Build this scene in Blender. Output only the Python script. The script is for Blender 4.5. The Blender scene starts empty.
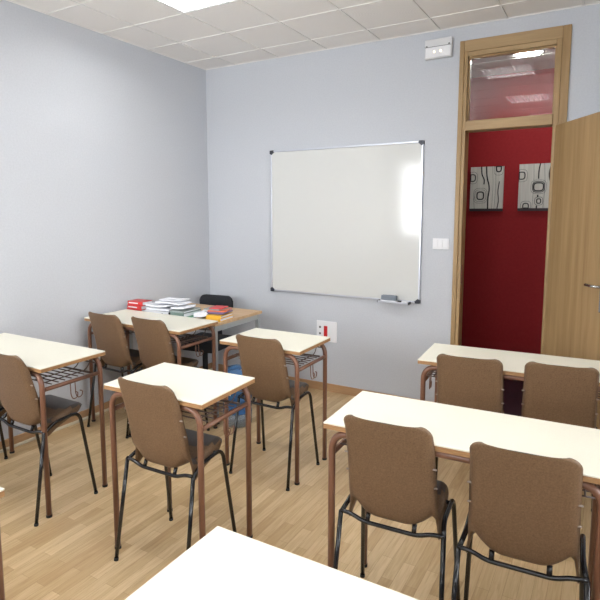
import bpy, bmesh, math, random
from mathutils import Vector, Matrix
random.seed(7)
S = bpy.context.scene
COL = S.collection

# ---------------------------------------------------------------- camera
cd = bpy.data.cameras.new('camera')
cam = bpy.data.objects.new('camera', cd); COL.objects.link(cam)
cam.location = (3.367, -4.063, 1.55)
cam.rotation_euler = (math.pi/2 - 0.1158, 0, 0.5243)
cd.sensor_width = 36; cd.lens = 536.65/600*36
cd.shift_y = -24.98/600
cd.clip_start = .02
S.camera = cam

# ---------------------------------------------------------------- world
w = bpy.data.worlds.new('World'); S.world = w; w.use_nodes = True
bg = w.node_tree.nodes['Background']
bg.inputs[0].default_value = (.88, .94, 1.0, 1); bg.inputs[1].default_value = 3.2

# ---------------------------------------------------------------- large lights (daylight through the two rear windows, plus fill at an added right one)
def area(name, loc, rot, sx, sy, power, col):
    l = bpy.data.lights.new(name, 'AREA'); l.shape = 'RECTANGLE'; l.size = sx; l.size_y = sy
    l.energy = power; l.color = col
    o = bpy.data.objects.new(name, l); COL.objects.link(o); o.location = loc; o.rotation_euler = rot
    return o
area('window_daylight', (.80, -5.12, 1.78), (math.pi/2, 0, 0), 1.25, 1.22, 75, (.95, .975, 1.0))
area('window_daylight', (3.0, -5.12, 1.78), (math.pi/2, 0, 0), 1.5, 1.22, 40, (.95, .975, 1.0))
area('window_daylight', (4.87, -2.6, 1.70), (math.pi/2, 0, math.pi/2), 1.7, 1.3, 60, (.97, .985, 1.0))  # fill light at the added right window, brightens the left wall

S.view_settings.view_transform = 'Standard'
S.view_settings.look = 'None'
S.view_settings.gamma = 1
S.view_settings.use_curve_mapping = False
S.view_settings.exposure = 0.26

# ---------------------------------------------------------------- materials
def mat(name, col=(.8,.8,.8), rough=.5, metal=0, spec=.5, emit=None, estr=0):
    m = bpy.data.materials.new(name); m.use_nodes = True
    b = m.node_tree.nodes['Principled BSDF']
    b.inputs['Base Color'].default_value = (*col, 1); b.inputs['Roughness'].default_value = rough
    b.inputs['Metallic'].default_value = metal; b.inputs['Specular IOR Level'].default_value = spec
    if emit: b.inputs['Emission Color'].default_value = (*emit, 1); b.inputs['Emission Strength'].default_value = estr
    return m
def nd(m, t, **kw):
    n = m.node_tree.nodes.new(t)
    for k, v in kw.items(): setattr(n, k, v)
    return n
def lk(m, a, b): m.node_tree.links.new(a, b)
def bsdf(m): return m.node_tree.nodes['Principled BSDF']
def speckle(m, c1, c2, scale=60, stretch=(1,1,1), detail=4, lo=.3, hi=.7, bump=0, dist=.001):
    """noise between two pigments, in object coordinates"""
    tc = nd(m, 'ShaderNodeTexCoord'); mp = nd(m, 'ShaderNodeMapping'); mp.inputs['Scale'].default_value = stretch
    n = nd(m, 'ShaderNodeTexNoise'); n.inputs['Scale'].default_value = scale; n.inputs['Detail'].default_value = detail
    r = nd(m, 'ShaderNodeValToRGB')
    r.color_ramp.elements[0].position = lo; r.color_ramp.elements[1].position = hi
    r.color_ramp.elements[0].color = (*c1, 1); r.color_ramp.elements[1].color = (*c2, 1)
    lk(m, tc.outputs['Object'], mp.inputs[0]); lk(m, mp.outputs[0], n.inputs['Vector'])
    lk(m, n.outputs['Fac'], r.inputs[0]); lk(m, r.outputs[0], bsdf(m).inputs['Base Color'])
    if bump:
        b = nd(m, 'ShaderNodeBump'); b.inputs['Strength'].default_value = bump; b.inputs['Distance'].default_value = dist
        lk(m, n.outputs['Fac'], b.inputs['Height']); lk(m, b.outputs[0], bsdf(m).inputs['Normal'])
    return m

M = {}
M['wall'] = speckle(mat('blue_grey_paint', rough=.85, spec=.2), (.505,.524,.560), (.545,.564,.600), 90, bump=.25, dist=.002)
M['wall_warm'] = speckle(mat('white_paint', rough=.85, spec=.2), (.66,.65,.62), (.70,.69,.66), 60)
M['red'] = speckle(mat('red_paint', rough=.7, spec=.25), (.31,.015,.019), (.35,.019,.023), 40)
M['cream'] = speckle(mat('cream_laminate', rough=.32, spec=.4), (.76,.735,.62), (.79,.765,.65), 200, lo=.35, hi=.65)
M['edge'] = speckle(mat('beech_edge', rough=.5), (.27,.14,.055), (.42,.23,.10), 30, (1,1,8))
M['frame'] = mat('brown_enamel', (.185,.085,.050), .34, spec=.5)
M['wire'] = mat('dark_wire', (.075,.045,.035), .4)
M['shell'] = speckle(mat('brown_plastic', rough=.46, spec=.4), (.122,.070,.036), (.200,.120,.066), 200, lo=.3, hi=.7, bump=.3, dist=.0006)
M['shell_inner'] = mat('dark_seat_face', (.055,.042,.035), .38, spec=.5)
M['tube'] = mat('black_enamel', (.008,.008,.010), .16, spec=.6)
M['rubber'] = mat('black_rubber', (.012,.012,.012), .7)
M['rivet'] = mat('pale_rivet', (.30,.24,.20), .45)
M['alu'] = mat('satin_aluminium', (.62,.64,.70), .35, .75)
M['board'] = mat('enamel_board', (.63,.635,.615), .10, spec=.5)
M['darkplastic'] = mat('dark_plastic', (.03,.032,.045), .4)
M['white'] = mat('white_plastic', (.80,.80,.82), .35)
M['offwhite'] = mat('off_white_plastic', (.66,.66,.67), .4)
M['line'] = mat('shadow_gap', (.10,.10,.10), .6)  # dark grey for seams and socket outlets
M['switchred'] = mat('red_plastic', (.50,.012,.016), .35)
M['tile'] = mat('ceiling_tile', (.83,.80,.77), .8, spec=.25)
M['grid'] = mat('white_grid', (.78,.76,.73), .5)
M['paper'] = speckle(mat('paper', rough=.8, spec=.2), (.74,.75,.80), (.82,.83,.87), 40)
M['tubelamp'] = mat('fluorescent_tube', (1,1,1), .5, emit=(1,.99,.96), estr=75)
M['tubelamp_soft'] = mat('fluorescent_tube_worn', (1,1,1), .5, emit=(1,.97,.92), estr=24)  # same tubes at lower strength, keeps the right side dimmer
M['hall_lamp'] = mat('hall_lamp', (1,1,1), .5, emit=(.95,1,.96), estr=120)
M['louver'] = mat('louver_metal', (.78,.78,.80), .5)
M['louver_cross'] = mat('shaded_louver_metal', (.22,.22,.23), .4, .3)  # shade put into the slat colour, so the blades read as bright stripes
M['grey_metal'] = mat('grey_enamel', (.33,.36,.37), .4)
M['black_fabric'] = speckle(mat('black_fabric', rough=.9), (.008,.009,.012), (.018,.02,.026), 200)
M['canvas'] = speckle(mat('silver_canvas', rough=.55), (.62,.58,.52), (.78,.75,.69), 7, (7,1,.35), lo=.25, hi=.75)
M['canvas_edge'] = mat('canvas_edge', (.05,.03,.035), .6)  # shadow colour for the slab below each canvas
M['ink'] = mat('black_ink', (.014,.012,.012), .5)
M['steel'] = mat('brushed_steel', (.55,.55,.56), .22, .9)
M['grey_felt'] = mat('grey_felt', (.20,.23,.27), .8)
M['skirt'] = mat('cream_moulding', (.62,.56,.43), .45)
M['b_red'] = mat('red_cover', (.58,.035,.035), .4)
M['b_white'] = mat('white_cover', (.74,.75,.78), .35)
M['b_teal'] = mat('grey_green_cover', (.16,.23,.20), .45)
M['b_grey'] = mat('grey_cover', (.27,.31,.30), .45)
M['b_green'] = mat('green_cover', (.06,.30,.15), .45)
M['b_yellow'] = mat('yellow_cover', (.75,.42,.045), .4)
M['b_violet'] = mat('violet_cover', (.16,.11,.24), .4)
M['b_orange'] = mat('orange_cover', (.62,.14,.05), .4)
M['b_navy'] = mat('navy_cover', (.05,.06,.14), .4)

M['hallfloor'] = speckle(mat('dark_hall_tile', rough=.4), (.022,.015,.022), (.035,.024,.032), 30)
def wood(name, dark, light, axis, rough=.45, sc=22):
    m = mat(name, rough=rough, spec=.35)
    st = {'x': (.06,1,1), 'y': (1,.06,1), 'z': (1,1,.04)}[axis]
    tc = nd(m, 'ShaderNodeTexCoord'); mp = nd(m, 'ShaderNodeMapping'); mp.inputs['Scale'].default_value = st
    n = nd(m, 'ShaderNodeTexNoise'); n.inputs['Scale'].default_value = sc; n.inputs['Detail'].default_value = 6; n.inputs['Distortion'].default_value = .4
    n2 = nd(m, 'ShaderNodeTexNoise'); n2.inputs['Scale'].default_value = sc*6; n2.inputs['Detail'].default_value = 3
    ad = nd(m, 'ShaderNodeMath', operation='MULTIPLY_ADD'); ad.inputs[1].default_value = .45
    r = nd(m, 'ShaderNodeValToRGB')
    r.color_ramp.elements[0].position = .45; r.color_ramp.elements[1].position = .98
    r.color_ramp.elements[0].color = (*dark, 1); r.color_ramp.elements[1].color = (*light, 1)
    lk(m, tc.outputs['Object'], mp.inputs[0]); lk(m, mp.outputs[0], n.inputs['Vector']); lk(m, mp.outputs[0], n2.inputs['Vector'])
    lk(m, n2.outputs['Fac'], ad.inputs[0]); lk(m, n.outputs['Fac'], ad.inputs[2]); lk(m, ad.outputs[0], r.inputs[0])
    lk(m, r.outputs[0], bsdf(m).inputs['Base Color'])
    return m
M['oak_v'] = wood('oak_vertical', (.27,.165,.070), (.41,.275,.135), 'z')
M['oak_h'] = wood('oak_horizontal', (.30,.19,.09), (.43,.30,.155), 'x')
M['beech_top'] = wood('beech_top', (.46,.29,.15), (.62,.43,.25), 'x')
M['base_wood_y'] = wood('skirting_wood_left', (.36,.205,.10), (.47,.29,.155), 'y')
M['base_wood_x'] = wood('skirting_wood_back', (.36,.205,.10), (.47,.29,.155), 'x')

def glass_mat():
    m = bpy.data.materials.new('clear_pane'); m.use_nodes = True
    t = m.node_tree; t.nodes.clear()
    o = nd(m, 'ShaderNodeOutputMaterial'); mx = nd(m, 'ShaderNodeMixShader')
    tr = nd(m, 'ShaderNodeBsdfTransparent'); gl = nd(m, 'ShaderNodeBsdfGlossy'); gl.inputs['Roughness'].default_value = .01
    fr = nd(m, 'ShaderNodeFresnel'); fr.inputs['IOR'].default_value = 1.6
    mu = nd(m, 'ShaderNodeMath', operation='MULTIPLY'); mu.inputs[1].default_value = 1.7
    lk(m, fr.outputs[0], mu.inputs[0])
    lk(m, mu.outputs[0], mx.inputs[0]); lk(m, tr.outputs[0], mx.inputs[1]); lk(m, gl.outputs[0], mx.inputs[2])
    lk(m, mx.outputs[0], o.inputs[0]); return m
M['glass'] = glass_mat()
def jug_mat():
    m = bpy.data.materials.new('blue_translucent_plastic'); m.use_nodes = True
    t = m.node_tree; t.nodes.clear()
    o = nd(m, 'ShaderNodeOutputMaterial'); mx = nd(m, 'ShaderNodeMixShader'); mx.inputs[0].default_value = .55
    tr = nd(m, 'ShaderNodeBsdfTransparent'); tr.inputs[0].default_value = (.45,.68,.95,1)
    p = nd(m, 'ShaderNodeBsdfPrincipled'); p.inputs['Base Color'].default_value = (.07,.19,.40,1); p.inputs['Roughness'].default_value = .2
    lk(m, tr.outputs[0], mx.inputs[1]); lk(m, p.outputs[0], mx.inputs[2]); lk(m, mx.outputs[0], o.inputs[0]); return m
M['jug'] = jug_mat()
M['jugclear'] = jug_mat(); 
for n in M['jugclear'].node_tree.nodes:
    if n.type == 'BSDF_TRANSPARENT': n.inputs[0].default_value = (.80,.86,.92,1)
    if n.type == 'BSDF_PRINCIPLED': n.inputs['Base Color'].default_value = (.40,.46,.52,1)
    if n.type == 'MIX_SHADER': n.inputs[0].default_value = .4

def floor_mat():
    m = mat('oak_strip_laminate', rough=.34, spec=.4)
    tc = nd(m, 'ShaderNodeTexCoord'); sp = nd(m, 'ShaderNodeSeparateXYZ'); cb = nd(m, 'ShaderNodeCombineXYZ')
    lk(m, tc.outputs['Object'], sp.inputs[0]); lk(m, sp.outputs['Y'], cb.inputs['X']); lk(m, sp.outputs['X'], cb.inputs['Y'])
    def brick(L, Wd, off, c1, c2, mc, bias):
        b = nd(m, 'ShaderNodeTexBrick'); b.offset = off; b.offset_frequency = 2; b.squash = 1
        b.inputs['Scale'].default_value = 1; b.inputs['Brick Width'].default_value = L; b.inputs['Row Height'].default_value = Wd
        b.inputs['Mortar Size'].default_value = .0007; b.inputs['Mortar Smooth'].default_value = .1; b.inputs['Bias'].default_value = bias
        b.inputs['Color1'].default_value = (*c1,1); b.inputs['Color2'].default_value = (*c2,1); b.inputs['Mortar'].default_value = (*mc,1)
        return b
    b1 = brick(.38, .052, .37, (.48,.33,.170), (.67,.51,.30), (.38,.25,.13), 0)
    lk(m, cb.outputs[0], b1.inputs['Vector'])
    # grain along the strips
    mp = nd(m, 'ShaderNodeMapping'); mp.inputs['Scale'].default_value = (3.2, 46, 1); lk(m, cb.outputs[0], mp.inputs[0])
    n = nd(m, 'ShaderNodeTexNoise'); n.inputs['Scale'].default_value = 1.6; n.inputs['Detail'].default_value = 6; n.inputs['Distortion'].default_value = 1.2
    lk(m, mp.outputs[0], n.inputs['Vector'])
    rr = nd(m, 'ShaderNodeValToRGB'); rr.color_ramp.elements[0].position = .3; rr.color_ramp.elements[1].position = .62
    rr.color_ramp.elements[0].color = (.78,.72,.65,1); rr.color_ramp.elements[1].color = (1,1,1,1)
    lk(m, n.outputs['Fac'], rr.inputs[0])
    mx = nd(m, 'ShaderNodeMix'); mx.data_type = 'RGBA'; mx.blend_type = 'MULTIPLY'; mx.inputs['Factor'].default_value = .85
    lk(m, b1.outputs['Color'], mx.inputs[6]); lk(m, rr.outputs[0], mx.inputs[7])
    lk(m, mx.outputs[2], bsdf(m).inputs['Base Color'])
    return m
M['floor'] = floor_mat()

# ---------------------------------------------------------------- mesh helpers
def add_box(bm, a, b, bev=0, seg=2, mtx=None):
    x0,y0,z0 = a; x1,y1,z1 = b
    vs = [bm.verts.new(v) for v in [(x0,y0,z0),(x1,y0,z0),(x1,y1,z0),(x0,y1,z0),(x0,y0,z1),(x1,y0,z1),(x1,y1,z1),(x0,y1,z1)]]
    fs = [bm.faces.new([vs[i] for i in f]) for f in [(0,3,2,1),(4,5,6,7),(0,1,5,4),(1,2,6,5),(2,3,7,6),(3,0,4,7)]]
    if mtx: bmesh.ops.transform(bm, matrix=mtx, verts=vs)
    if bev:
        es = list({e for f in fs for e in f.edges})
        bmesh.ops.bevel(bm, geom=es, offset=bev, segments=seg, affect='EDGES', profile=.5)
def fillet(pts, rad, n=6):
    """round the inner corners of a polyline; rad is one radius or a list"""
    pts = [Vector(p) for p in pts]; out = [pts[0]]
    for i in range(1, len(pts)-1):
        r = rad[i-1] if isinstance(rad, (list, tuple)) else rad
        p, a, b = pts[i], pts[i-1], pts[i+1]
        da, db = (a-p), (b-p); r = min(r, da.length*.49, db.length*.49)
        if r < 1e-4: out.append(p); continue
        s, e = p+da.normalized()*r, p+db.normalized()*r
        for k in range(n+1):
            t = k/n; out.append((1-t)**2*s + 2*t*(1-t)*p + t*t*e)
    out.append(pts[-1]); return out
def add_tube(bm, pts, r, seg=10, closed=False):
    pts = [Vector(p) for p in pts]; n = len(pts); rings = []
    up = None
    for i, p in enumerate(pts):
        if closed: d = (pts[(i+1) % n]-pts[i-1]).normalized()
        else: d = ((pts[min(i+1,n-1)]-pts[max(i-1,0)])).normalized()
        if up is None:
            up = Vector((0,0,1)) if abs(d.z) < .9 else Vector((1,0,0))
        s = d.cross(up).normalized(); up = s.cross(d).normalized()
        rr = r[i] if isinstance(r, list) else r
        rings.append([bm.verts.new(p + s*math.cos(2*math.pi*k/seg)*rr + up*math.sin(2*math.pi*k/seg)*rr) for k in range(seg)])
    m = n if closed else n-1
    for i in range(m):
        A, B = rings[i], rings[(i+1) % n]
        for k in range(seg):
            f = bm.faces.new([A[k], A[(k+1)%seg], B[(k+1)%seg], B[k]]); f.smooth = True
    if not closed:
        bm.faces.new(rings[0][::-1]); bm.faces.new(rings[-1])
def add_lathe(bm, prof, c=(0,0,0), seg=32, axis='z'):
    rings = []
    for r, h in prof:
        ring = []
        for k in range(seg):
            a = 2*math.pi*k/seg
            if axis == 'z': v = (c[0]+r*math.cos(a), c[1]+r*math.sin(a), c[2]+h)
            else: v = (c[0]+r*math.cos(a), c[1]+h, c[2]+r*math.sin(a))
            ring.append(bm.verts.new(v))
        rings.append(ring)
    for A, B in zip(rings, rings[1:]):
        for k in range(seg):
            f = bm.faces.new([A[k], A[(k+1)%seg], B[(k+1)%seg], B[k]]); f.smooth = True
    bm.faces.new(rings[0][::-1]); bm.faces.new(rings[-1])
def obj(name, bm, m, parent=None, fix=True):
    if fix: bmesh.ops.recalc_face_normals(bm, faces=bm.faces)
    me = bpy.data.meshes.new(name); bm.to_mesh(me); bm.free()
    for k in (m if isinstance(m, list) else [m]): me.materials.append(k)
    o = bpy.data.objects.new(name, me); COL.objects.link(o)
    if parent: o.parent = parent
    return o
def box(name, a, b, m, parent=None, bev=0, mtx=None):
    bm = bmesh.new(); add_box(bm, a, b, bev, 2, mtx); return obj(name, bm, m, parent)
def struct(o): o['kind'] = 'structure'; return o
def thing(name, label, cat, loc=(0,0,0), rz=0, group=None):
    o = bpy.data.objects.new(name, None); COL.objects.link(o); o.empty_display_size = .05
    o.location = loc; o.rotation_euler = (0,0,rz); o['label'] = label; o['category'] = cat
    if group: o['group'] = group
    return o
def tag(o, label, cat, group=None):
    o['label'] = label; o['category'] = cat
    if group: o['group'] = group
    return o
def copy_tree(o, parent=None):
    c = o.copy(); COL.objects.link(c); c.parent = parent
    for ch in list(o.children): copy_tree(ch, c)
    return c

# ---------------------------------------------------------------- room shell
ZC = 2.874; XR = 4.7; YB = -4.95
DX0, DX1, DZ = 2.40, 2.99, 2.70       # opening for door and transom
YH = 1.55                             # red hall wall
struct(box('floor', (-.12, YB-.14, -.1), (XR+.12, .06, 0), M['floor']))
struct(box('floor_hall', (-.12, .0605, -.1), (5.0, YH+.1, 0), M['hallfloor']))
struct(box('wall_left', (-.12, YB, 0), (0, .12, ZC+.02), M['wall']))
WR = (-3.45, -1.75); WRZ = (1.05, 2.35)
bm = bmesh.new()
add_box(bm, (XR, YB, 0), (XR+.12, WR[0], ZC+.02)); add_box(bm, (XR, WR[1], 0), (XR+.12, .12, ZC+.02))
add_box(bm, (XR, WR[0], 0), (XR+.12, WR[1], WRZ[0])); add_box(bm, (XR, WR[0], WRZ[1]), (XR+.12, WR[1], ZC+.02))
struct(obj('wall_right', bm, M['wall']))
wf = bmesh.new(); ym = sum(WR)/2
for q in [((WR[0],WRZ[0]),(WR[0]+.04,WRZ[1])), ((WR[1]-.04,WRZ[0]),(WR[1],WRZ[1])), ((WR[0]+.04,WRZ[0]),(WR[1]-.04,WRZ[0]+.04)), ((WR[0]+.04,WRZ[1]-.04),(WR[1]-.04,WRZ[1])), ((ym-.02,WRZ[0]+.04),(ym+.02,WRZ[1]-.04))]:
    add_box(wf, (XR+.04, q[0][0], q[0][1]), (XR+.09, q[1][0], q[1][1]), .003)
win = struct(obj('window_4', wf, M['offwhite']))  # unseen window added on the right to light the left wall
box('window_pane', (XR+.063, WR[0]+.04, WRZ[0]+.04), (XR+.067, ym-.02, WRZ[1]-.04), M['glass'], win)
box('window_pane', (XR+.063, ym+.02, WRZ[0]+.04), (XR+.067, WR[1]-.04, WRZ[1]-.04), M['glass'], win)
bm = bmesh.new()
add_box(bm, (0, 0, 0), (DX0-.02, .12, ZC+.02)); add_box(bm, (DX1+.02, 0, 0), (XR, .12, ZC+.02)); add_box(bm, (DX0-.02, 0, DZ), (DX1+.02, .12, ZC+.02))
struct(obj('wall_back', bm, M['wall']))
WN = [(.15, 1.45), (2.2, 3.8)]; WZ = (1.15, 2.40)
bm = bmesh.new(); xs = [-.12, WN[0][0], WN[0][1], WN[1][0], WN[1][1], XR+.12]
for i in (0, 2, 4): add_box(bm, (xs[i], YB-.14, 0), (xs[i+1], YB, ZC+.02))
for a, b in WN: add_box(bm, (a, YB-.14, 0), (b, YB, WZ[0])); add_box(bm, (a, YB-.14, WZ[1]), (b, YB, ZC+.02))
struct(obj('wall_front', bm, M['wall']))
for i, (a, b) in enumerate(WN):
    wf = bmesh.new(); z0, z1 = WZ
    for q in [((a,-.0,z0),(a+.04,.05,z1)), ((b-.04,0,z0),(b,.05,z1)), ((a+.04,0,z0),(b-.04,.05,z0+.04)), ((a+.04,0,z1-.04),(b-.04,.05,z1)), (((a+b)/2-.02,0,z0+.04),((a+b)/2+.02,.05,z1-.04))]:
        add_box(wf, (q[0][0], YB-.09+q[0][1], q[0][2]), (q[1][0], YB-.09+q[1][1], q[1][2]), .003)
    win = struct(obj('window_%d' % (i+1), wf, M['offwhite']))
    box('window_pane', (a+.04, YB-.068, z0+.04), ((a+b)/2-.02, YB-.064, z1-.04), M['glass'], win)
    box('window_pane', ((a+b)/2+.02, YB-.068, z0+.04), (b-.04, YB-.064, z1-.04), M['glass'], win)

# ceiling: square tiles in a T-bar grid, four cells hold light troffers
P = .465; GX = [.34+P*k for k in range(-1, 10)]; GY = [-.275-P*k for k in range(-1, 11)]
GYv = [-.275, -.73, -1.185, -1.64]
def gx(i): return .34+P*i
def gy(j): return -.275-.455*j
cells = {(1,2), (4,2), (4,5), (1,5), (7,2), (7,5), (1,8), (4,8), (7,8)}
bm = bmesh.new()
for i in range(-1, 10):
    for j in range(-1, 11):
        if (i, j) in cells: continue
        x0, x1 = max(gx(i), 0)+.001, min(gx(i+1), XR)-.001; y1, y0 = min(gy(j), 0)-.001, max(gy(j+1), YB)+.001
        if x1-x0 < .02 or y1-y0 < .02: continue
        add_box(bm, (x0+.006, y0+.006, ZC+.002), (x1-.006, y1-.006, ZC+.016), .002, 1)
cl = struct(obj('ceiling', bm, M['tile']))
def tile_mat(m):
    tc = nd(m, 'ShaderNodeTexCoord'); s = nd(m, 'ShaderNodeSeparateXYZ'); lk(m, tc.outputs['Object'], s.inputs[0])
    outs = []
    for ax, off, p in (('X', .34, P), ('Y', -.275, .455)):
        a = nd(m, 'ShaderNodeMath', operation='SUBTRACT'); a.inputs[1].default_value = off-20*p; lk(m, s.outputs[ax], a.inputs[0])
        b = nd(m, 'ShaderNodeMath', operation='MODULO'); b.inputs[1].default_value = p; lk(m, a.outputs[0], b.inputs[0])
        c = nd(m, 'ShaderNodeMath', operation='SUBTRACT'); c.inputs[1].default_value = p/2; lk(m, b.outputs[0], c.inputs[0]); outs.append(c)
    cb = nd(m, 'ShaderNodeCombineXYZ'); lk(m, outs[0].outputs[0], cb.inputs[0]); lk(m, outs[1].outputs[0], cb.inputs[1])
    ln = nd(m, 'ShaderNodeVectorMath', operation='LENGTH'); lk(m, cb.outputs[0], ln.inputs[0])
    k = nd(m, 'ShaderNodeMath', operation='MULTIPLY'); k.inputs[1].default_value = 2*math.pi/.010; lk(m, ln.outputs['Value'], k.inputs[0])
    sn = nd(m, 'ShaderNodeMath', operation='SINE'); lk(m, k.outputs[0], sn.inputs[0])
    bp = nd(m, 'ShaderNodeBump'); bp.inputs['Strength'].default_value = .35; bp.inputs['Distance'].default_value = .0015
    lk(m, sn.outputs[0], bp.inputs['Height']); lk(m, bp.outputs[0], bsdf(m).inputs['Normal'])
tile_mat(M['tile']); bsdf(M['tile']).inputs['Roughness'].default_value = .5
bm = bmesh.new()
for i in range(0, 10):
    if gx(i) < XR: add_box(bm, (gx(i)-.006, YB, ZC-.002), (gx(i)+.006, 0, ZC+.004))
for j in range(0, 11):
    if gy(j) > YB: add_box(bm, (0, gy(j)-.006, ZC-.0025), (XR, gy(j)+.006, ZC+.0035))
for q in [((0,YB,ZC-.003),(.012,0,ZC+.002)), ((XR-.012,YB,ZC-.003),(XR,0,ZC+.002)), ((0,-.012,ZC-.003),(XR,0,ZC+.002)), ((0,YB,ZC-.003),(XR,YB+.012,ZC+.002))]: add_box(bm, *q)
g = struct(obj('trim_1', bm, M['grid']))
struct(box('trim_2', (-.12, YB-.14, ZC+.13), (XR+.12, YH+.1, ZC+.2), M['wall_warm']))   # slab above the tiles

# baseboards
bm = bmesh.new(); add_box(bm, (0, YB, 0), (.012, 0, .070), .003)
bl = struct(obj('baseboard_left', bm, M['base_wood_y'])); box('moulding', (.0125, YB, 0), (.026, 0, .020), M['skirt'], bl, .004)
bm = bmesh.new(); add_box(bm, (.027, -.012, 0), (2.351, 0, .070), .003); add_box(bm, (3.075, -.012, 0), (XR, 0, .070), .003)
struct(obj('baseboard_back', bm, M['base_wood_x']))
struct(box('baseboard_right', (XR-.012, YB, 0), (XR, -.013, .070), M['base_wood_y'], None, .003))

# door frame with transom light
bm = bmesh.new()
add_box(bm, (2.352, -.018, 0), (2.385, 0.0, 2.768), .003)
add_box(bm, (2.3855, -.012, 0), (2.410, .10, 2.70), .003)
add_box(bm, (3.02, -.018, 0), (3.07, 0.0, 2.768), .003)
add_box(bm, (2.985, -.012, 0), (3.019, .10, 2.70), .003)
fr = struct(obj('trim_3', bm, M['oak_v']))
bm = bmesh.new()
add_box(bm, (2.3855, -.018, 2.69), (3.0195, 0.0, 2.768), .003); add_box(bm, (2.4105, -.012, 2.658), (2.9845, .10, 2.6895), .003)
add_box(bm, (2.4105, -.020, 2.138), (2.9845, .10, 2.205), .004)
obj('lintel', bm, M['oak_h'], fr)
bm = bmesh.new()
for q in [((2.4105,.02,2.2055),(2.420,.06,2.6575)), ((2.975,.02,2.2055),(2.9845,.06,2.6575)), ((2.4205,.02,2.2055),(2.9745,.06,2.214)), ((2.4205,.02,2.649),(2.9745,.06,2.6575))]: add_box(bm, *q)
obj('glazing_bead', bm, M['oak_v'], fr)
w3 = struct(box('window_3', (2.4205, .036, 2.2145), (2.9745, .041, 2.6485), M['glass']))
# strike plate on the left jamb
box('strike_plate', (2.4105, .012, 1.02), (2.412, .03, 1.16), M['steel'], fr)

# door leaf swung into the room
ang = math.atan2(-.42, .27)
leaf_bm = bmesh.new(); add_box(leaf_bm, (0, 0, .012), (.665, .032, 2.13), .002)
leaf = struct(obj('door_1', leaf_bm, M['oak_v'])); leaf.location = (3.004, -.022, 0); leaf.rotation_euler = (0, 0, ang)
def handle(side):
    bm = bmesh.new(); y = -.001 if side < 0 else .033
    s = side
    add_box(bm, (.612, min(y, y+s*.007), .975), (.640, max(y, y+s*.007), 1.155), .003)
    add_tube(bm, fillet([(.626, y+s*.006, 1.125), (.626, y+s*.046, 1.125), (.535, y+s*.048, 1.127)], .02), .0085, 12)
    obj('door_handle', bm, M['steel'], leaf)
handle(-1); handle(1)

# hall beyond the door
struct(box('wall_hall', (.4, YH, 0), (4.9, YH+.1, ZC+.02), M['red']))
struct(box('wall_hall_left', (.3, .12, 0), (.4, YH+.1, ZC+.02), M['wall_warm']))  # unseen end wall, added to keep sky light out of the hall
struct(box('wall_hall_right', (4.9, .12, 0), (5.0, YH+.1, ZC+.02), M['wall_warm']))  # likewise added at the other end to block the sky
bm = bmesh.new(); add_box(bm, (.4, .12, ZC), (4.9, YH, ZC+.02)); struct(obj('ceiling_hall', bm, M['tile']))
bm = bmesh.new()
for x in (.7, 1.16, 1.62, 2.08, 2.50, 2.96, 3.42, 3.88, 4.34): add_box(bm, (x-.006, .12, ZC-.003), (x+.006, YH, ZC-.0005))
for y in (.58, 1.04): add_box(bm, (.4, y-.006, ZC-.004), (4.9, y+.006, ZC-.001))
struct(obj('trim_4', bm, M['grid']))

# ---------------------------------------------------------------- ceiling lamps
def troffer(i, j, label, full_power=True):
    x0, x1, y1, y0 = gx(i)+.007, gx(i+1)-.007, gy(j)-.007, gy(j+1)+.007
    cx, cy = (x0+x1)/2, (y0+y1)/2
    t = thing('ceiling_light', label, 'ceiling light', (cx, cy, ZC), 0, 'recessed louvred ceiling lights')
    hx, hy = (x1-x0)/2, (y1-y0)/2
    bm = bmesh.new()
    for a, b in [((-hx,-hy,.0),(-hx+.014,hy,.08)), ((hx-.014,-hy,0),(hx,hy,.08)), ((-hx+.014,-hy,0),(hx-.014,-hy+.014,.08)), ((-hx+.014,hy-.014,0),(hx-.014,hy,.08)), ((-hx,-hy,.081),(hx,hy,.09))]: add_box(bm, a, b)
    obj('housing', bm, M['white'], t)
    bm = bmesh.new()
    for k in range(1, 8):
        y = -hy+.014+(2*hy-.028)*k/8; add_box(bm, (-hx+.0145, y-.0012, .006), (hx-.0145, y+.0012, .020))
    obj('louver', bm, M['louver_cross'], t)
    bm = bmesh.new()
    for k in range(1, 8):
        x = -hx+.014+(2*hx-.028)*k/8; add_box(bm, (x-.004, -hy+.0145, .001), (x+.004, hy-.0145, .0055))
    obj('louver', bm, M['louver'], t)
    for k in range(4):
        x = -hx+.014+(2*hx-.028)*(k+.5)/4
        bm = bmesh.new(); add_tube(bm, [(x,-hy+.02,.052),(x,hy-.02,.052)], .012, 10); obj('lamp_tube', bm, M['tubelamp' if full_power else 'tubelamp_soft'], t)
    return t
names = {(1,2): 'square louvred ceiling light cut by the top edge of the photo, above the room corner',
         (4,2): 'square louvred ceiling light in front of the door, the larger one mirrored in the transom',
         (4,5): 'square louvred ceiling light farther from the door, the smaller one mirrored in the transom',
         (1,5): 'square louvred ceiling light above the left rows of desks, behind the corner one',
         (7,2): 'square louvred ceiling light on the right side of the room near the back wall',
         (7,5): 'square louvred ceiling light on the right side of the room level with the camera',
         (1,8): 'square louvred ceiling light nearest the left window',
         (4,8): 'square louvred ceiling light between the two windows behind the camera',
         (7,8): 'square louvred ceiling light nearest the right window'}
for (i, j), n in names.items(): troffer(i, j, n, i == 1)
t = thing('hall_ceiling_light', 'small bright round-cornered ceiling light in the hall, seen through the transom', 'ceiling light', (2.69, .85, ZC-.004))
bm = bmesh.new(); add_box(bm, (-.125,-.06,-.022), (.125,.06,0), .008); obj('housing', bm, M['offwhite'], t)
bm = bmesh.new(); add_box(bm, (-.085,-.045,-.034), (.085,.045,-.0225), .006); obj('diffuser', bm, M['hall_lamp'], t)

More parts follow.
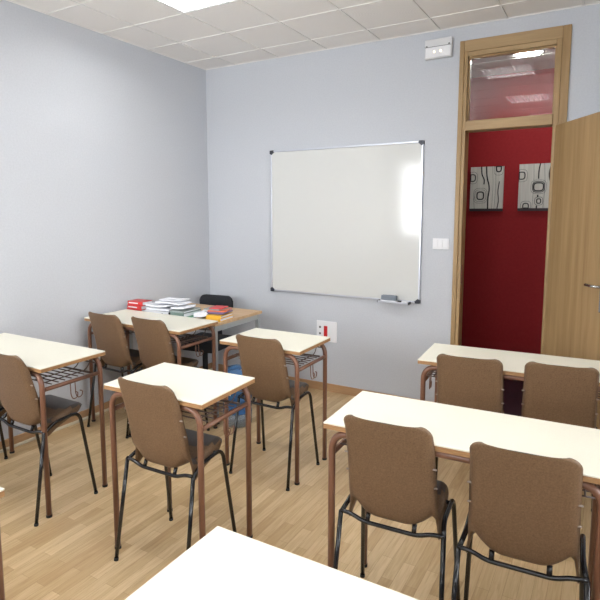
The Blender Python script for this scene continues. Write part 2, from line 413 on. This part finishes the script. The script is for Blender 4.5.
# ---------------------------------------------------------------- pictures in the hall
def ring_pts(cx, cz, w, h, y, n=28, p=3.2):
    out = []
    for k in range(n):
        a = 2*math.pi*k/n; c, s = math.cos(a), math.sin(a)
        out.append((cx+math.copysign(abs(c)**(2/p), c)*w, y, cz+math.copysign(abs(s)**(2/p), s)*h))
    return out
def picture(x0, x1, z0, z1, label, rings, lines):
    t = thing('wall_picture', label, 'picture', ((x0+x1)/2, YH, z0), 0)
    W, Hh = x1-x0, z1-z0
    bm = bmesh.new(); add_box(bm, (-W/2, -.03, 0), (W/2, -.001, Hh), .002); obj('canvas', bm, M['canvas'], t)
    bm = bmesh.new(); add_box(bm, (-W/2, -.031, -.026), (W/2, -.001, -.0005), .001); obj('bottom_edge', bm, M['canvas_edge'], t)  # dark slab standing in for the shadow below the canvas
    bm = bmesh.new(); y = -.0305
    for (u, v, w_, h_, r) in rings:
        cx, cz = -W/2+u*W, v*Hh; pts = ring_pts(cx, cz, w_*W, h_*Hh, y)
        pts = [(max(-W/2+.002, min(W/2-.002, p[0])), p[1], max(.002, min(Hh-.002, p[2]))) for p in pts]
        add_tube(bm, pts, r*1.5, 6, True)
    for (pl, r) in lines:
        pts = [Vector((-W/2+u*W, y, v*Hh)) for u, v in pl]
        add_tube(bm, fillet(pts, .06), r*1.5, 6)
    obj('drawn_pattern', bm, M['ink'], t)
picture(2.115, 2.43, 1.590, 2.000, 'left of the two silver canvases with black squiggles on the red hall wall',
  [(.32,.31,.10,.09,.0042),(.32,.31,.17,.14,.0009),(.32,.31,.21,.18,.0009),(.06,.74,.09,.08,.0036),(.06,.74,.15,.14,.0009),(.85,.97,.07,.10,.0042),(.85,.95,.14,.16,.0009)],
  [([(.33,1),(.35,.80),(.43,.70),(.42,.58)],.0042),([(.48,1),(.50,.75),(.60,.50),(.55,.25),(.56,0)],.0045),([(.88,.64),(.84,.40),(.88,.2),(.84,0)],.0032),([(.66,1),(.70,.6),(.68,0)],.0008),([(.76,1),(.78,.5),(.75,0)],.0008),([(.15,.0),(.12,.15),(.14,.3)],.0008)])
picture(2.570, 2.925, 1.592, 2.010, 'right of the two silver canvases on the red wall, next to the door leaf',
  [(.50,.48,.12,.09,.0040),(.50,.48,.15,.12,.0022),(.50,.48,.19,.155,.0009),(.52,.16,.05,.05,.0036),(.52,.16,.10,.09,.0014),(.06,.74,.09,.08,.0036),(.06,.74,.15,.14,.0009),(.20,.03,.07,.08,.0036),(.20,.03,.13,.13,.0009)],
  [([(.52,1),(.49,.85),(.49,.66)],.0040),([(.80,1),(.73,.75),(.83,.45),(.79,.2),(.83,0)],.0045),([(.82,1),(.92,.75),(.86,.40)],.0036),([(.49,.30),(.49,.25)],.0045),([(.47,.06),(.47,0)],.0045),([(.36,1),(.38,.6),(.36,0)],.0008),([(.62,1),(.66,.5),(.63,0)],.0008)])

# ---------------------------------------------------------------- whiteboard and fittings on the back wall
t = thing('whiteboard', 'large white glossy board in an aluminium frame on the back wall', 'whiteboard', (1.415, 0, .845))
W, Hh = .690, 1.245
box('writing_surface', (-W+.016, -.016, .016), (W-.016, -.004, Hh-.016), M['board'], t)
bm = bmesh.new()
for a, b in [((-W,-.022,.018),(-W+.015,0,Hh-.018)), ((W-.015,-.022,.018),(W,0,Hh-.018)), ((-W+.018,-.022,0),(W-.018,0,.015)), ((-W+.018,-.022,Hh-.015),(W-.018,0,Hh))]: add_box(bm, a, b, .003)
obj('frame', bm, M['alu'], t)
for sx in (-1, 1):
    for z in (0, 1):
        bm = bmesh.new(); x = sx*W; zc = z*Hh; d = -1 if z else 1
        pts = [(x+sx*.002, 0), (x+sx*.002, .026), (x-sx*.014, .036), (x-sx*.040, .014), (x-sx*.034, -.002), (x-sx*.010, -.002)]
        A = [bm.verts.new((p[0], -.026, zc+d*p[1])) for p in pts]; B = [bm.verts.new((p[0], -.001, zc+d*p[1])) for p in pts]
        bm.faces.new(A); bm.faces.new(B[::-1])
        for k in range(6): bm.faces.new([A[k], A[(k+1)%6], B[(k+1)%6], B[k]])
        obj('corner_cap', bm, M['darkplastic'], t)
bm = bmesh.new()
add_box(bm, (.365, -.075, -.006), (.615, -.0225, -.001), .001); add_box(bm, (.365, -.078, -.006), (.615, -.0755, .008), .001)
tr = obj('pen_tray', bm, M['alu'], t)
for x in (.360, .6155): box('tray_end', (x, -.079, -.008), (x+.005, -.022, .010), M['darkplastic'], tr)
e = thing('board_eraser', 'grey board eraser lying on the pen tray of the whiteboard', 'eraser', (1.415+.452, -.050, .8445))
bm = bmesh.new(); add_box(bm, (-.062,-.022,.014), (.062,.022,.052), .006); obj('grip', bm, M['grey_felt'], e)
bm = bmesh.new(); add_box(bm, (-.060,-.020,0), (.060,.020,.0135), .001); obj('felt_pad', bm, M['b_white'], e)
k = thing('marker_pen', 'black-capped marker pen lying on the pen tray beside the eraser', 'pen', (1.415+.568, -.050, .8525))
bm = bmesh.new(); add_tube(bm, [(-.046,0,0),(-.012,0,0)], .0078, 12); obj('cap', bm, M['rubber'], k)
bm = bmesh.new(); add_tube(bm, [(-.0115,0,0),(.038,0,0),(.041,0,0)], [.0068,.0068,.005], 12); obj('barrel', bm, M['offwhite'], k)

t = thing('light_switch', 'white three-gang wall switch between whiteboard and door frame', 'switch', (2.254, 0, 1.315))
bm = bmesh.new(); add_box(bm, (-.062,-.010,-.042), (.062,0,.042), .003); obj('cover_plate', bm, M['white'], t)
for kx in (-.037, 0, .037):
    bm = bmesh.new(); add_box(bm, (kx-.0165,-.016,-.028), (kx+.0165,-.0105,.028), .002); obj('rocker', bm, M['white'], t)

t = thing('wall_socket', 'white socket plate with a red switch low on the wall under the whiteboard', 'socket', (1.288, 0, .53))
bm = bmesh.new(); add_box(bm, (-.098,-.012,-.090), (.098,0,.090), .004); obj('cover_plate', bm, M['white'], t)
box('red_switch', (-.024,-.016,-.044), (.010,-.0125,.048), M['switchred'], t, .001)
bm = bmesh.new(); add_box(bm, (-.018,-.020,-.020), (.004,-.0165,.025), .001); obj('rocker', bm, M['switchred'], t)
for z in (-.022, .034):
    bm = bmesh.new(); add_tube(bm, [(-.062,-.013,z),(-.062,-.0145,z)], .010, 16); add_tube(bm, [(-.068,-.015,z),(-.068,-.0158,z)], .0032, 8); add_tube(bm, [(-.056,-.015,z),(-.056,-.0158,z)], .0032, 8)
    obj('outlet', bm, M['line'], t)
box('rocker', (.035,-.0155,-.04), (.075,-.0125,.045), M['white'], t, .002)

t = thing('emergency_light', 'white emergency light box high on the wall left of the door', 'emergency light', (2.200, 0, 2.670))
bm = bmesh.new(); add_box(bm, (-.100,-.040,0), (.100,0,.138), .006); obj('housing', bm, M['offwhite'], t)
bm = bmesh.new(); add_box(bm, (-.092,-.045,.008), (.092,-.0405,.078), .003); obj('lens_cover', bm, M['white'], t)
bm = bmesh.new(); add_box(bm, (-.098,-.0415,.081), (.098,-.0403,.084)); add_box(bm, (.074,-.0425,.086), (.086,-.0407,.095)); add_box(bm, (-.090,-.0425,.085), (-.078,-.0407,.092)); obj('seam', bm, M['line'], t)
M['led'] = mat('pilot_lamp', (1,.9,.6), .4, emit=(1,.78,.42), estr=6)
for x in (-.026, .022):
    bm = bmesh.new(); add_tube(bm, [(x,-.0455,.045),(x,-.0485,.045)], .0046, 12); obj('pilot_lamp', bm, M['led'], t)

# ---------------------------------------------------------------- pupil desks
ZT = .789
def make_desk(Wd, Dp, label, group, name='school_desk', ix=.027, iy=.020):
    """origin: floor point under the near-left corner; x right, y towards the back wall"""
    t = thing(name, label, 'desk', (0,0,0), 0, group)
    bm = bmesh.new(); add_box(bm, (0,0,ZT-.006), (Wd,Dp,ZT), .0015, 1); top = obj('tabletop', bm, M['cream'], t)
    bm = bmesh.new(); add_box(bm, (.0005,.0005,ZT-.024), (Wd-.0005,Dp-.0005,ZT-.0061), .001, 1); obj('edge_band', bm, M['edge'], top)
    zr = ZT-.024-.0135
    X = [ix, Wd-ix]; Y = [iy, Dp-iy]
    for a, x in enumerate(X):
        for b, y in enumerate(Y):
            s = 1 if a == 0 else -1
            bm = bmesh.new()
            add_tube(bm, fillet([(x,y,.012), (x,y,zr), (x+s*.16,y,zr)], .075, 8), .0132, 12)
            lg = obj('leg', bm, M['frame'], t)
            bm = bmesh.new(); add_tube(bm, [(x,y,.0),(x,y,.0118)], .0150, 12); obj('foot_cap', bm, M['rubber'], lg)
    for y in Y:
        bm = bmesh.new(); add_tube(bm, [(X[0]+.161,y,zr),(X[1]-.161,y,zr)], .0132, 12); obj('top_rail', bm, M['frame'], t)
    zs = .668
    for x in X:
        bm = bmesh.new(); add_tube(bm, [(x,Y[0]+.0135,zs),(x,Y[1]-.0135,zs)], .0105, 10); obj('side_rail', bm, M['frame'], t)
    # wire book rack hung between the side rails
    r = .0030; n = 7
    spans = [(X[0], X[1])] if Wd < .7 else [(X[0], X[0]+.34), (X[1]-.34, X[1])]
    for xa, xb in spans:
        bm = bmesh.new()
        for k in range(n):
            y = Y[0]+.06+(Y[1]-Y[0]-.12)*k/(n-1)
            add_tube(bm, [(xa+.008,y,zs+.015),(xb-.008,y,zs+.015)], r, 6)
        for k in range(4):
            x = xa+.045+(xb-xa-.09)*k/3
            add_tube(bm, fillet([(x,Y[0]+.05,zs+.021),(x,Y[1]-.055,zs+.021),(x,Y[1]-.020,zs+.075)], .03), r, 6)
        add_tube(bm, [(xa+.012,Y[1]-.024,zs+.060),(xb-.012,Y[1]-.024,zs+.060)], .0036, 6)
        add_tube(bm, [(xa+.012,Y[1]-.05,zs+.010),(xb-.012,Y[1]-.05,zs+.010)], .0055, 6)
        obj('book_rack', bm, M['wire'], t)
    for a, x in enumerate(X):
        s = 1 if a == 0 else -1
        bm = bmesh.new(); yc = (Y[0]+Y[1])/2
        def hk(y0):
            return fillet([(x,y0,zs-.008),(x-s*.002,y0,zs-.075),(x-s*.004,y0+.012,zs-.098),(x-s*.006,y0+.036,zs-.092),(x-s*.006,y0+.040,zs-.066),(x-s*.005,y0+.024,zs-.060)], .02, 4)
        add_tube(bm, hk(yc-.015), .0028, 6); add_tube(bm, hk(yc+.014), .0028, 6)
        obj('bag_hook', bm, M['frame'], t)
    return t
G1, G2 = 'single pupil desks', 'double pupil desks'
def place_desk(src, x, y, rz, label):
    d = src if src.get('used') is None else copy_tree(src)
    if src.get('used') is None: src['used'] = 1
    d.location = (x, y, 0); d.rotation_euler = (0,0,rz); d['label'] = label
    return d
single = make_desk(.550, .395, '', G1); 
dS = copy_tree(single)
single.location = (1.440, -2.488, 0); single.rotation_euler = (0,0,.04); single['label'] = 'single cream-topped desk in the left middle of the room, standing alone with one chair'
dS.location = (1.366, -1.570, 0); dS.rotation_euler = (0,0,0.02)
dS['label'] = 'single cream-topped desk farther back, below the wall socket'
double = make_desk(.925, .395, '', G2)
dd = [(2.495, -2.386, .040, 'long cream desk with two chairs in the front right of the photo'),
      (.058, -2.492, .010, 'long cream desk against the left wall, cut by the left photo edge'),
      (.069, -1.512, .0, 'long cream desk in the back left corner, in front of the wooden teacher table'),
      (2.574, -3.490, .0, 'nearest long cream desk, at the bottom edge of the photo'),
      (1.024, -3.645, .0, 'cream desk showing only one corner at the left photo edge'),
      (2.530, -1.388, .062, 'long cream desk nearest the door, with two chairs')]
for i, (x, y, r, lb) in enumerate(dd):
    d = double if i == 0 else copy_tree(double)
    d.location = (x, y, 0); d.rotation_euler = (0,0,r); d['label'] = lb

# ---------------------------------------------------------------- pupil chairs
def make_chair(label, group):
    t = thing('school_chair', label, 'chair', (0,0,0), 0, group)
    prof = [(.165,.500),(.155,.513),(.120,.512),(.060,.503),(0,.484),(-.05,.465),(-.085,.457),(-.111,.472),(-.125,.520),(-.141,.62),(-.166,.72),(-.187,.80),(-.201,.860)]
    # resample the profile with Catmull-Rom
    def cr(P, n):
        out = []
        Q = [P[0]]+P+[P[-1]]
        for i in range(1, len(Q)-2):
            for k in range(n):
                u = k/n; p0,p1,p2,p3 = [Vector(q) for q in Q[i-1:i+3]]
                out.append(.5*((2*p1)+(-p0+p2)*u+(2*p0-5*p1+4*p2-p3)*u*u+(-p0+3*p1-3*p2+p3)*u**3))
        out.append(Vector(P[-1])); return out
    pr = cr([Vector((0,a,b)) for a, b in prof], 4)
    tail = pr[-5:]; pr = pr[:-4]
    for k in range(1, 13):
        q = 1-(1-k/12)**1.8*1.0; d_ = q*4; i0 = min(int(d_), 3); pr.append(tail[i0].lerp(tail[i0+1], d_-i0))
    L = [0]
    for a, b in zip(pr, pr[1:]): L.append(L[-1]+(b-a).length)
    ib = 6*4; Lb = L[ib+2]; LT = L[-1]
    bm = bmesh.new(); NT = 28; rows = []
    def sst(a, b, x): x = max(0, min(1, (x-a)/(b-a))); return x*x*(3-2*x)
    for i, p in enumerate(pr):
        s = L[i]
        if s < Lb:
            f = s/Lb; hw = .150+.014*sst(0, .5, f)
            dfront = s; 
            if dfront < .045: hw *= (1-.16*(1-dfront/.045)**2)
        else:
            f = (s-Lb)/(LT-Lb); hw = .165-.010*f
            dt = LT-s
            rc = .036
            if dt < rc: hw -= rc*(1-math.sqrt(max(0, 1-(1-dt/rc)**2)))
        near = math.exp(-((s-Lb)/.055)**2)           # the bend between seat and back
        back = sst(Lb-.02, Lb+.06, s)
        row = []
        for k in range(NT+1):
            u = -1+2*k/NT; au = abs(u)
            x = u*hw
            t0 = .84
            g = max(0, (au-t0)/(1-t0))**2
            fl = min(1, (L[-1]-s)/.05)*.75+.25 if back > .5 else min(1, s/.06)
            tp = sst(LT-.09, LT, s)
            e = Vector((0, .026*back*(1-.75*tp)+.016*near, -.036*(1-back)*fl-.006*near))*g
            c = Vector((0, .012*back, 0))*au**2          # back is slightly hollow
            b = Vector((0, .045*near, .066*near+.012*(1-back)*sst(0,.08,s)))*max(0, au-.30)**2*1.75*(1-g)
            dip = Vector((0, 0, -.004*(1-au*au)))*sst(LT-.05, LT, s)
            row.append(bm.verts.new(p+Vector((x,0,0))+e+c+b+dip))
        rows.append(row)
    for A, B in zip(rows, rows[1:]):
        for k in range(NT):
            f = bm.faces.new([A[k], A[k+1], B[k+1], B[k]]); f.smooth = True
    bmesh.ops.recalc_face_normals(bm, faces=bm.faces)
    bmesh.ops.solidify(bm, geom=list(bm.faces), thickness=.0045)
    bmesh.ops.recalc_face_normals(bm, faces=bm.faces); bm.normal_update()
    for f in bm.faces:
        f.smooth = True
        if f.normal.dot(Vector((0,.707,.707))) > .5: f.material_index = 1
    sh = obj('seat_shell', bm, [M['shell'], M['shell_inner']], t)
    for sx in (-1, 1):
        for z, y in ((.70,-.134), (.625,-.114)):
            bm = bmesh.new(); add_tube(bm, [(sx*.150,y,z),(sx*.1640,y,z)], .0034, 8); obj('rivet', bm, M['rivet'], sh)
    R = .0088
    for sx in (-1, 1):
        bm = bmesh.new()   # rear leg
        add_tube(bm, [(sx*.200,-.180,.012),(sx*.188,-.104,.452)], R, 12)
        lg = obj('leg', bm, M['tube'], t)
        bm = bmesh.new(); add_tube(bm, [(sx*.2005,-.182,0),(sx*.200,-.180,.0118)], .0105, 12); obj('foot_cap', bm, M['rubber'], lg)
        bm = bmesh.new()   # front leg, bent back under the seat
        add_tube(bm, fillet([(sx*.200,.178,.012),(sx*.178,.112,.490),(sx*.176,-.045,.476),(sx*.188,-.104,.445)], [.05,.04], 7), R, 12)
        lg = obj('leg', bm, M['tube'], t)
        bm = bmesh.new(); add_tube(bm, [(sx*.2005,.1785,0),(sx*.200,.178,.0118)], .0105, 12); obj('foot_cap', bm, M['rubber'], lg)
        bm = bmesh.new(); add_tube(bm, [(sx*.085,-.104,.436),(sx*.085,-.092,.466)], .0085, 8); obj('bracket', bm, M['tube'], t)
    bm = bmesh.new(); add_tube(bm, fillet([(-.188,-.106,.455),(-.145,-.107,.452),(-.100,-.107,.434),(.100,-.107,.434),(.145,-.107,.452),(.188,-.106,.455)], .03, 5), .0078, 10)
    obj('crossbar', bm, M['tube'], t)
    bm = bmesh.new(); add_tube(bm, [(-.178,.075,.482),(.178,.075,.482)], .0078, 10); obj('crossbar', bm, M['tube'], t)
    return t
GC = 'brown plastic shell chairs on black tube legs'
proto = make_chair('', GC)
ch = [(1.724, -2.345, .03, 'brown plastic chair at the single desk in the left middle of the room'),
      (1.678, -1.445, .0, 'brown plastic chair at the single desk below the wall socket'),
      (.772, -2.365, .0, 'brown plastic chair at the desk by the left wall, whole back in view'),
      (.330, -2.365, .0, 'brown plastic chair almost wholly cut off by the left photo edge'),
      (.350, -1.400, .0, 'brown plastic chair nearer the left wall at the corner desk'),
      (.750, -1.375, .0, 'brown plastic chair at the corner desk, right one of its pair'),
      (2.740, -2.245, .06, 'brown plastic chair in the foreground, left one at the large front desk'),
      (3.172, -2.250, .06, 'brown plastic chair in the foreground, right one at the large front desk'),
      (2.788, -1.280, .10, 'brown plastic chair nearer the whiteboard at the desk by the door'),
      (3.188, -1.210, .10, 'brown plastic chair in front of the door leaf, at the desk by the door')]
for i, (x, y, r, lb) in enumerate(ch):
    c = proto if i == 0 else copy_tree(proto)
    c.location = (x, y, 0); c.rotation_euler = (0,0,r); c['label'] = lb
if 'used' in single: del single['used']

# ---------------------------------------------------------------- teacher's table, chair and what lies on it
TZ = .760
t = thing('teacher_table', 'wood-topped teacher table with grey metal frame in the back left corner', 'table', (0,0,0))
x0, x1, y0, y1 = .03, .955, -1.102, -.505
bm = bmesh.new(); add_box(bm, (x0,y0,TZ-.022), (x1,y1,TZ), .002); obj('tabletop', bm, M['beech_top'], t)
for x in (x0+.012, x1-.042):
    for y in (y0+.012, y1-.042):
        bm = bmesh.new(); add_box(bm, (x,y,.010), (x+.030,y+.030,TZ-.0225), .003); lg = obj('leg', bm, M['grey_metal'], t)
        box('foot_cap', (x-.001,y-.001,0), (x+.031,y+.031,.0098), M['rubber'], lg)
for x in (x0+.014, x1-.040): box('side_rail', (x,y0+.0425,TZ-.065), (x+.026,y1-.0425,TZ-.0225), M['grey_metal'], t, .002)
for y in (y0+.014, y1-.040): box('cross_rail', (x0+.0425,y,TZ-.065), (x1-.0425,y+.026,TZ-.0225), M['grey_metal'], t, .002)

t = thing('office_chair', 'black office chair behind the wooden teacher table', 'office chair', (.27,-.35,0), .1)
bm = bmesh.new()
def cushion(bm, a, b, bev): add_box(bm, a, b, bev, 4)
pts = []
for (cx_, cz_, a0) in ((.125,.750,0), (-.125,.750,90), (-.125,.585,180), (.125,.585,270)):
    for k in range(7): a = math.radians(a0+15*k); pts.append((cx_+.045*math.cos(a), cz_+.045*math.sin(a)))
A_ = [bm.verts.new((p[0], .11+.25*p[0]**2*-1, p[1])) for p in pts]; B_ = [bm.verts.new((p[0], .150-.25*p[0]**2, p[1])) for p in pts]
fa = bm.faces.new(A_); fb = bm.faces.new(B_[::-1])
for k in range(len(pts)): bm.faces.new([A_[k], A_[(k+1)%len(pts)], B_[(k+1)%len(pts)], B_[k]])
bmesh.ops.bevel(bm, geom=list(fa.edges)+list(fb.edges), offset=.012, segments=3, affect='EDGES', profile=.5)
for f in bm.faces: f.smooth = True
obj('backrest', bm, M['black_fabric'], t)
bm = bmesh.new(); cushion(bm, (-.16,-.27,.355), (.22,.10,.450), .035)
for f in bm.faces: f.smooth = True
obj('seat', bm, M['black_fabric'], t)
bm = bmesh.new(); add_box(bm, (-.025,.02,.342), (.025,.19,.3545), .002); add_box(bm, (-.025,.165,.355), (.025,.18,.70), .002); obj('back_support', bm, M['darkplastic'], t)
bm = bmesh.new(); add_box(bm, (-.10,-.15,.325), (.10,.02,.3545), .006); obj('mechanism', bm, M['darkplastic'], t)
bm = bmesh.new(); add_tube(bm, [(0,-.07,.05),(0,-.07,.324)], .024, 14); obj('column', bm, M['rubber'], t)
for k in range(5):
    a = 2*math.pi*k/5+.3; d = Vector((math.cos(a), math.sin(a), 0)); c0 = Vector((0,-.07,0))
    bm = bmesh.new(); add_tube(bm, [c0+d*.022+Vector((0,0,.085)), c0+d*.10+Vector((0,0,.078)), c0+d*.19+Vector((0,0,.052))], [.018,.014,.011], 8)
    bl_ = obj('base_leg', bm, M['rubber'], t)
    s = Vector((-d.y, d.x, 0)); bm = bmesh.new(); c = c0+d*.19+Vector((0,0,.0215)); add_tube(bm, [c-s*.018, c+s*.018], .0215, 14); obj('caster', bm, M['rubber'], bl_)

def book(name, x, y, z, L, D, h, rz, cover, label, cat, group=None, pages='paper', spine=.003):
    """spine faces the camera side (-y)"""
    t = thing(name, label, cat, (x, y, z), rz, group)
    bm = bmesh.new(); add_box(bm, (0,0,0), (L,D,spine)); add_box(bm, (0,0,h-spine), (L,D,h)); add_box(bm, (0,0,spine), (L,spine,h-spine)); obj('cover', bm, M[cover], t)
    box('pages', (.003,spine+.0002,spine+.0002), (L-.003,D-.004,h-spine-.0002), M[pages], t)
    return t
# three red and white books
for k in range(3):
    b = book('book', .050+.006*k, -1.092, TZ+.0005+.031*k, .158, .11, .030, (.02,-.02,.03)[k], 'b_red',
         ('red book with white band at the bottom of the red stack', 'red book with white band in the middle of the red stack', 'red book with white band on top of the red stack')[k], 'book', 'red books on the teacher table')
    box('white_band', (.012,-.0008,.008+.002*k), (.11,-.0001,.017+.002*k), M['b_white'], b)
t = thing('ring_binder', 'white ring binder lying flat under the heap of loose paper', 'binder', (.250,-1.096,TZ))
bm = bmesh.new(); add_box(bm, (0,0,0), (.250,.22,.003)); add_box(bm, (0,0,.035), (.250,.22,.038)); add_box(bm, (0,0,.003), (.250,.003,.035)); obj('cover', bm, M['b_white'], t)
box('contents', (.01,.0035,.0035), (.245,.21,.0345), M['paper'], t)
bm = bmesh.new(); add_tube(bm, [(.185,-.0008,.019),(.185,-.0002,.019)], .008, 14); obj('finger_hole', bm, M['rubber'], t)
box('spine_edge', (.2505,-.0005,.0), (.2565,.22,.038), M['rubber'], t)
book('book', .516, -1.098, TZ+.0005, .165, .20, .012, 0, 'b_green', 'green thin book sticking out under the grey-green book', 'book')
book('book', .516, -1.094, TZ+.0130, .135, .20, .030, .0, 'b_teal', 'dark grey-green book beside the white binder, under a grey one', 'book')
book('book', .516, -1.092, TZ+.0435, .130, .20, .014, .02, 'b_grey', 'grey book lying on the dark grey-green book', 'book')
# loose paper heap, one sheaf at a time
def sheaf(x, y, z, L, D, h, rz, label, wav, lean=0):
    bm = bmesh.new(); N = 8; R_ = random.Random(int(1000*(x+z+L))); ph = R_.random()*6
    top, bot = [], []
    for i in range(N+1):
        a, b = [], []
        for j in range(N+1):
            u, v = i/N, j/N; q = wav*(math.sin(u*4+ph)*.5+.5)*(.4+.6*u)+wav*.5*abs(v-.5)+lean*max(0, u-.55)
            a.append(bm.verts.new((u*L, v*D, h+q))); b.append(bm.verts.new((u*L, v*D, q)))
        top.append(a); bot.append(b)
    for i in range(N):
        for j in range(N):
            bm.faces.new([top[i][j],top[i+1][j],top[i+1][j+1],top[i][j+1]]); bm.faces.new([bot[i][j],bot[i][j+1],bot[i+1][j+1],bot[i+1][j]])
    for k in range(N):
        bm.faces.new([top[k][0],bot[k][0],bot[k+1][0],top[k+1][0]]); bm.faces.new([top[k][N],top[k+1][N],bot[k+1][N],bot[k][N]])
        bm.faces.new([top[0][k],top[0][k+1],bot[0][k+1],bot[0][k]]); bm.faces.new([top[N][k],bot[N][k],bot[N][k+1],top[N][k+1]])
    o = obj('paper_sheaf', bm, M['paper']); o.location = (x, y, z); o.rotation_euler = (0,0,rz)
    tag(o, label, 'papers', 'loose papers on the teacher table'); return o
sheaf(.262, -1.090, TZ+.0392, .230, .17, .016, .03, 'lowest sheaf of white paper on the binder', .004)
sheaf(.252, -1.085, TZ+.0625, .235, .17, .014, -.05, 'wrinkled white sheaf with its corner raised at the left of the heap', .009, .02)
sheaf(.515, -1.085, TZ+.0650, .120, .15, .014, .06, 'white sheaf lying on the grey book at the right of the heap', .006)
sheaf(.330, -1.060, TZ+.0930, .255, .14, .010, -.06, 'topmost white sheaf spread over the heap', .007)
sheaf(.350, -1.040, TZ+.1110, .210, .12, .006, .09, 'uppermost thin white sheaf crowning the paper heap', .007)
# crumpled sheets next to the magazines
o = sheaf(.690, -1.030, TZ+.0010, .115, .14, .034, .12, 'curled white sheets between the green book and the yellow book', .014, .05)
# magazines
book('book', .815, -1.040, TZ+.0005, .130, .17, .022, .06, 'b_yellow', 'yellow book at the bottom of the colourful pile near the table edge', 'book')
book('book', .818, -1.036, TZ+.0230, .125, .17, .016, .10, 'b_yellow', 'second yellow book, lying on the lowest yellow one', 'book')
book('magazine', .765, -1.010, TZ+.0400, .160, .15, .009, .30, 'b_navy', 'dark blue magazine lying on the yellow books', 'magazine')
book('magazine', .790, -1.015, TZ+.0495, .150, .15, .008, .12, 'b_violet', 'violet magazine above the dark blue one', 'magazine')
book('magazine', .800, -1.000, TZ+.0580, .145, .14, .009, .34, 'b_orange', 'orange and white magazine on the colourful pile', 'magazine')
book('magazine', .750, -.985, TZ+.0675, .140, .13, .008, .05, 'b_grey', 'grey magazine partly covering the orange one', 'magazine')
book('magazine', .800, -.980, TZ+.0760, .100, .12, .007, .22, 'b_red', 'small red magazine on top of the colourful pile', 'magazine')

# ---------------------------------------------------------------- water jug under the single desk
t = thing('water_jug', 'blue translucent plastic water jug on the floor behind the single desk', 'jug', (1.055,-.985,0))
bm = bmesh.new()
prof = [(.095,.0),(.104,.010)]
for k in range(5):
    z = .125+.055*k; prof += [(.106,z-.018),(.101,z-.004),(.101,z+.004),(.106,z+.018)]
prof += [(.106,.385),(.098,.408),(.075,.425),(.040,.436),(.030,.440)]
prof2 = [p for p in prof if p[1] >= .10]
add_lathe(bm, [(.106,.10)]+prof2, seg=32); body = obj('body', bm, M['jug'], t)
bm = bmesh.new(); add_lathe(bm, [(.092,0),(.104,.010),(.106,.0995)], seg=32); obj('base', bm, M['jugclear'], t)
bm = bmesh.new()
for (a, z, w_, h_) in [(-1.9,.345,.022,.010),(-1.62,.348,.014,.012),(-1.40,.344,.018,.009),(-1.7,.255,.018,.016),(-1.45,.250,.012,.012)]:
    n = Vector((math.cos(a), math.sin(a), 0)); s = Vector((-n.y, n.x, 0)); c = n*.1072+Vector((0,0,z))
    v = [bm.verts.new(c+s*sx*w_/2+Vector((0,0,sz*h_/2))+n*off) for off in (0,.001) for sx, sz in ((-1,-1),(1,-1),(1,1),(-1,1))]
    for f in [(0,1,2,3),(7,6,5,4),(0,4,5,1),(1,5,6,2),(2,6,7,3),(3,7,4,0)]: bm.faces.new([v[i] for i in f])
obj('label_print', bm, M['white'], t)
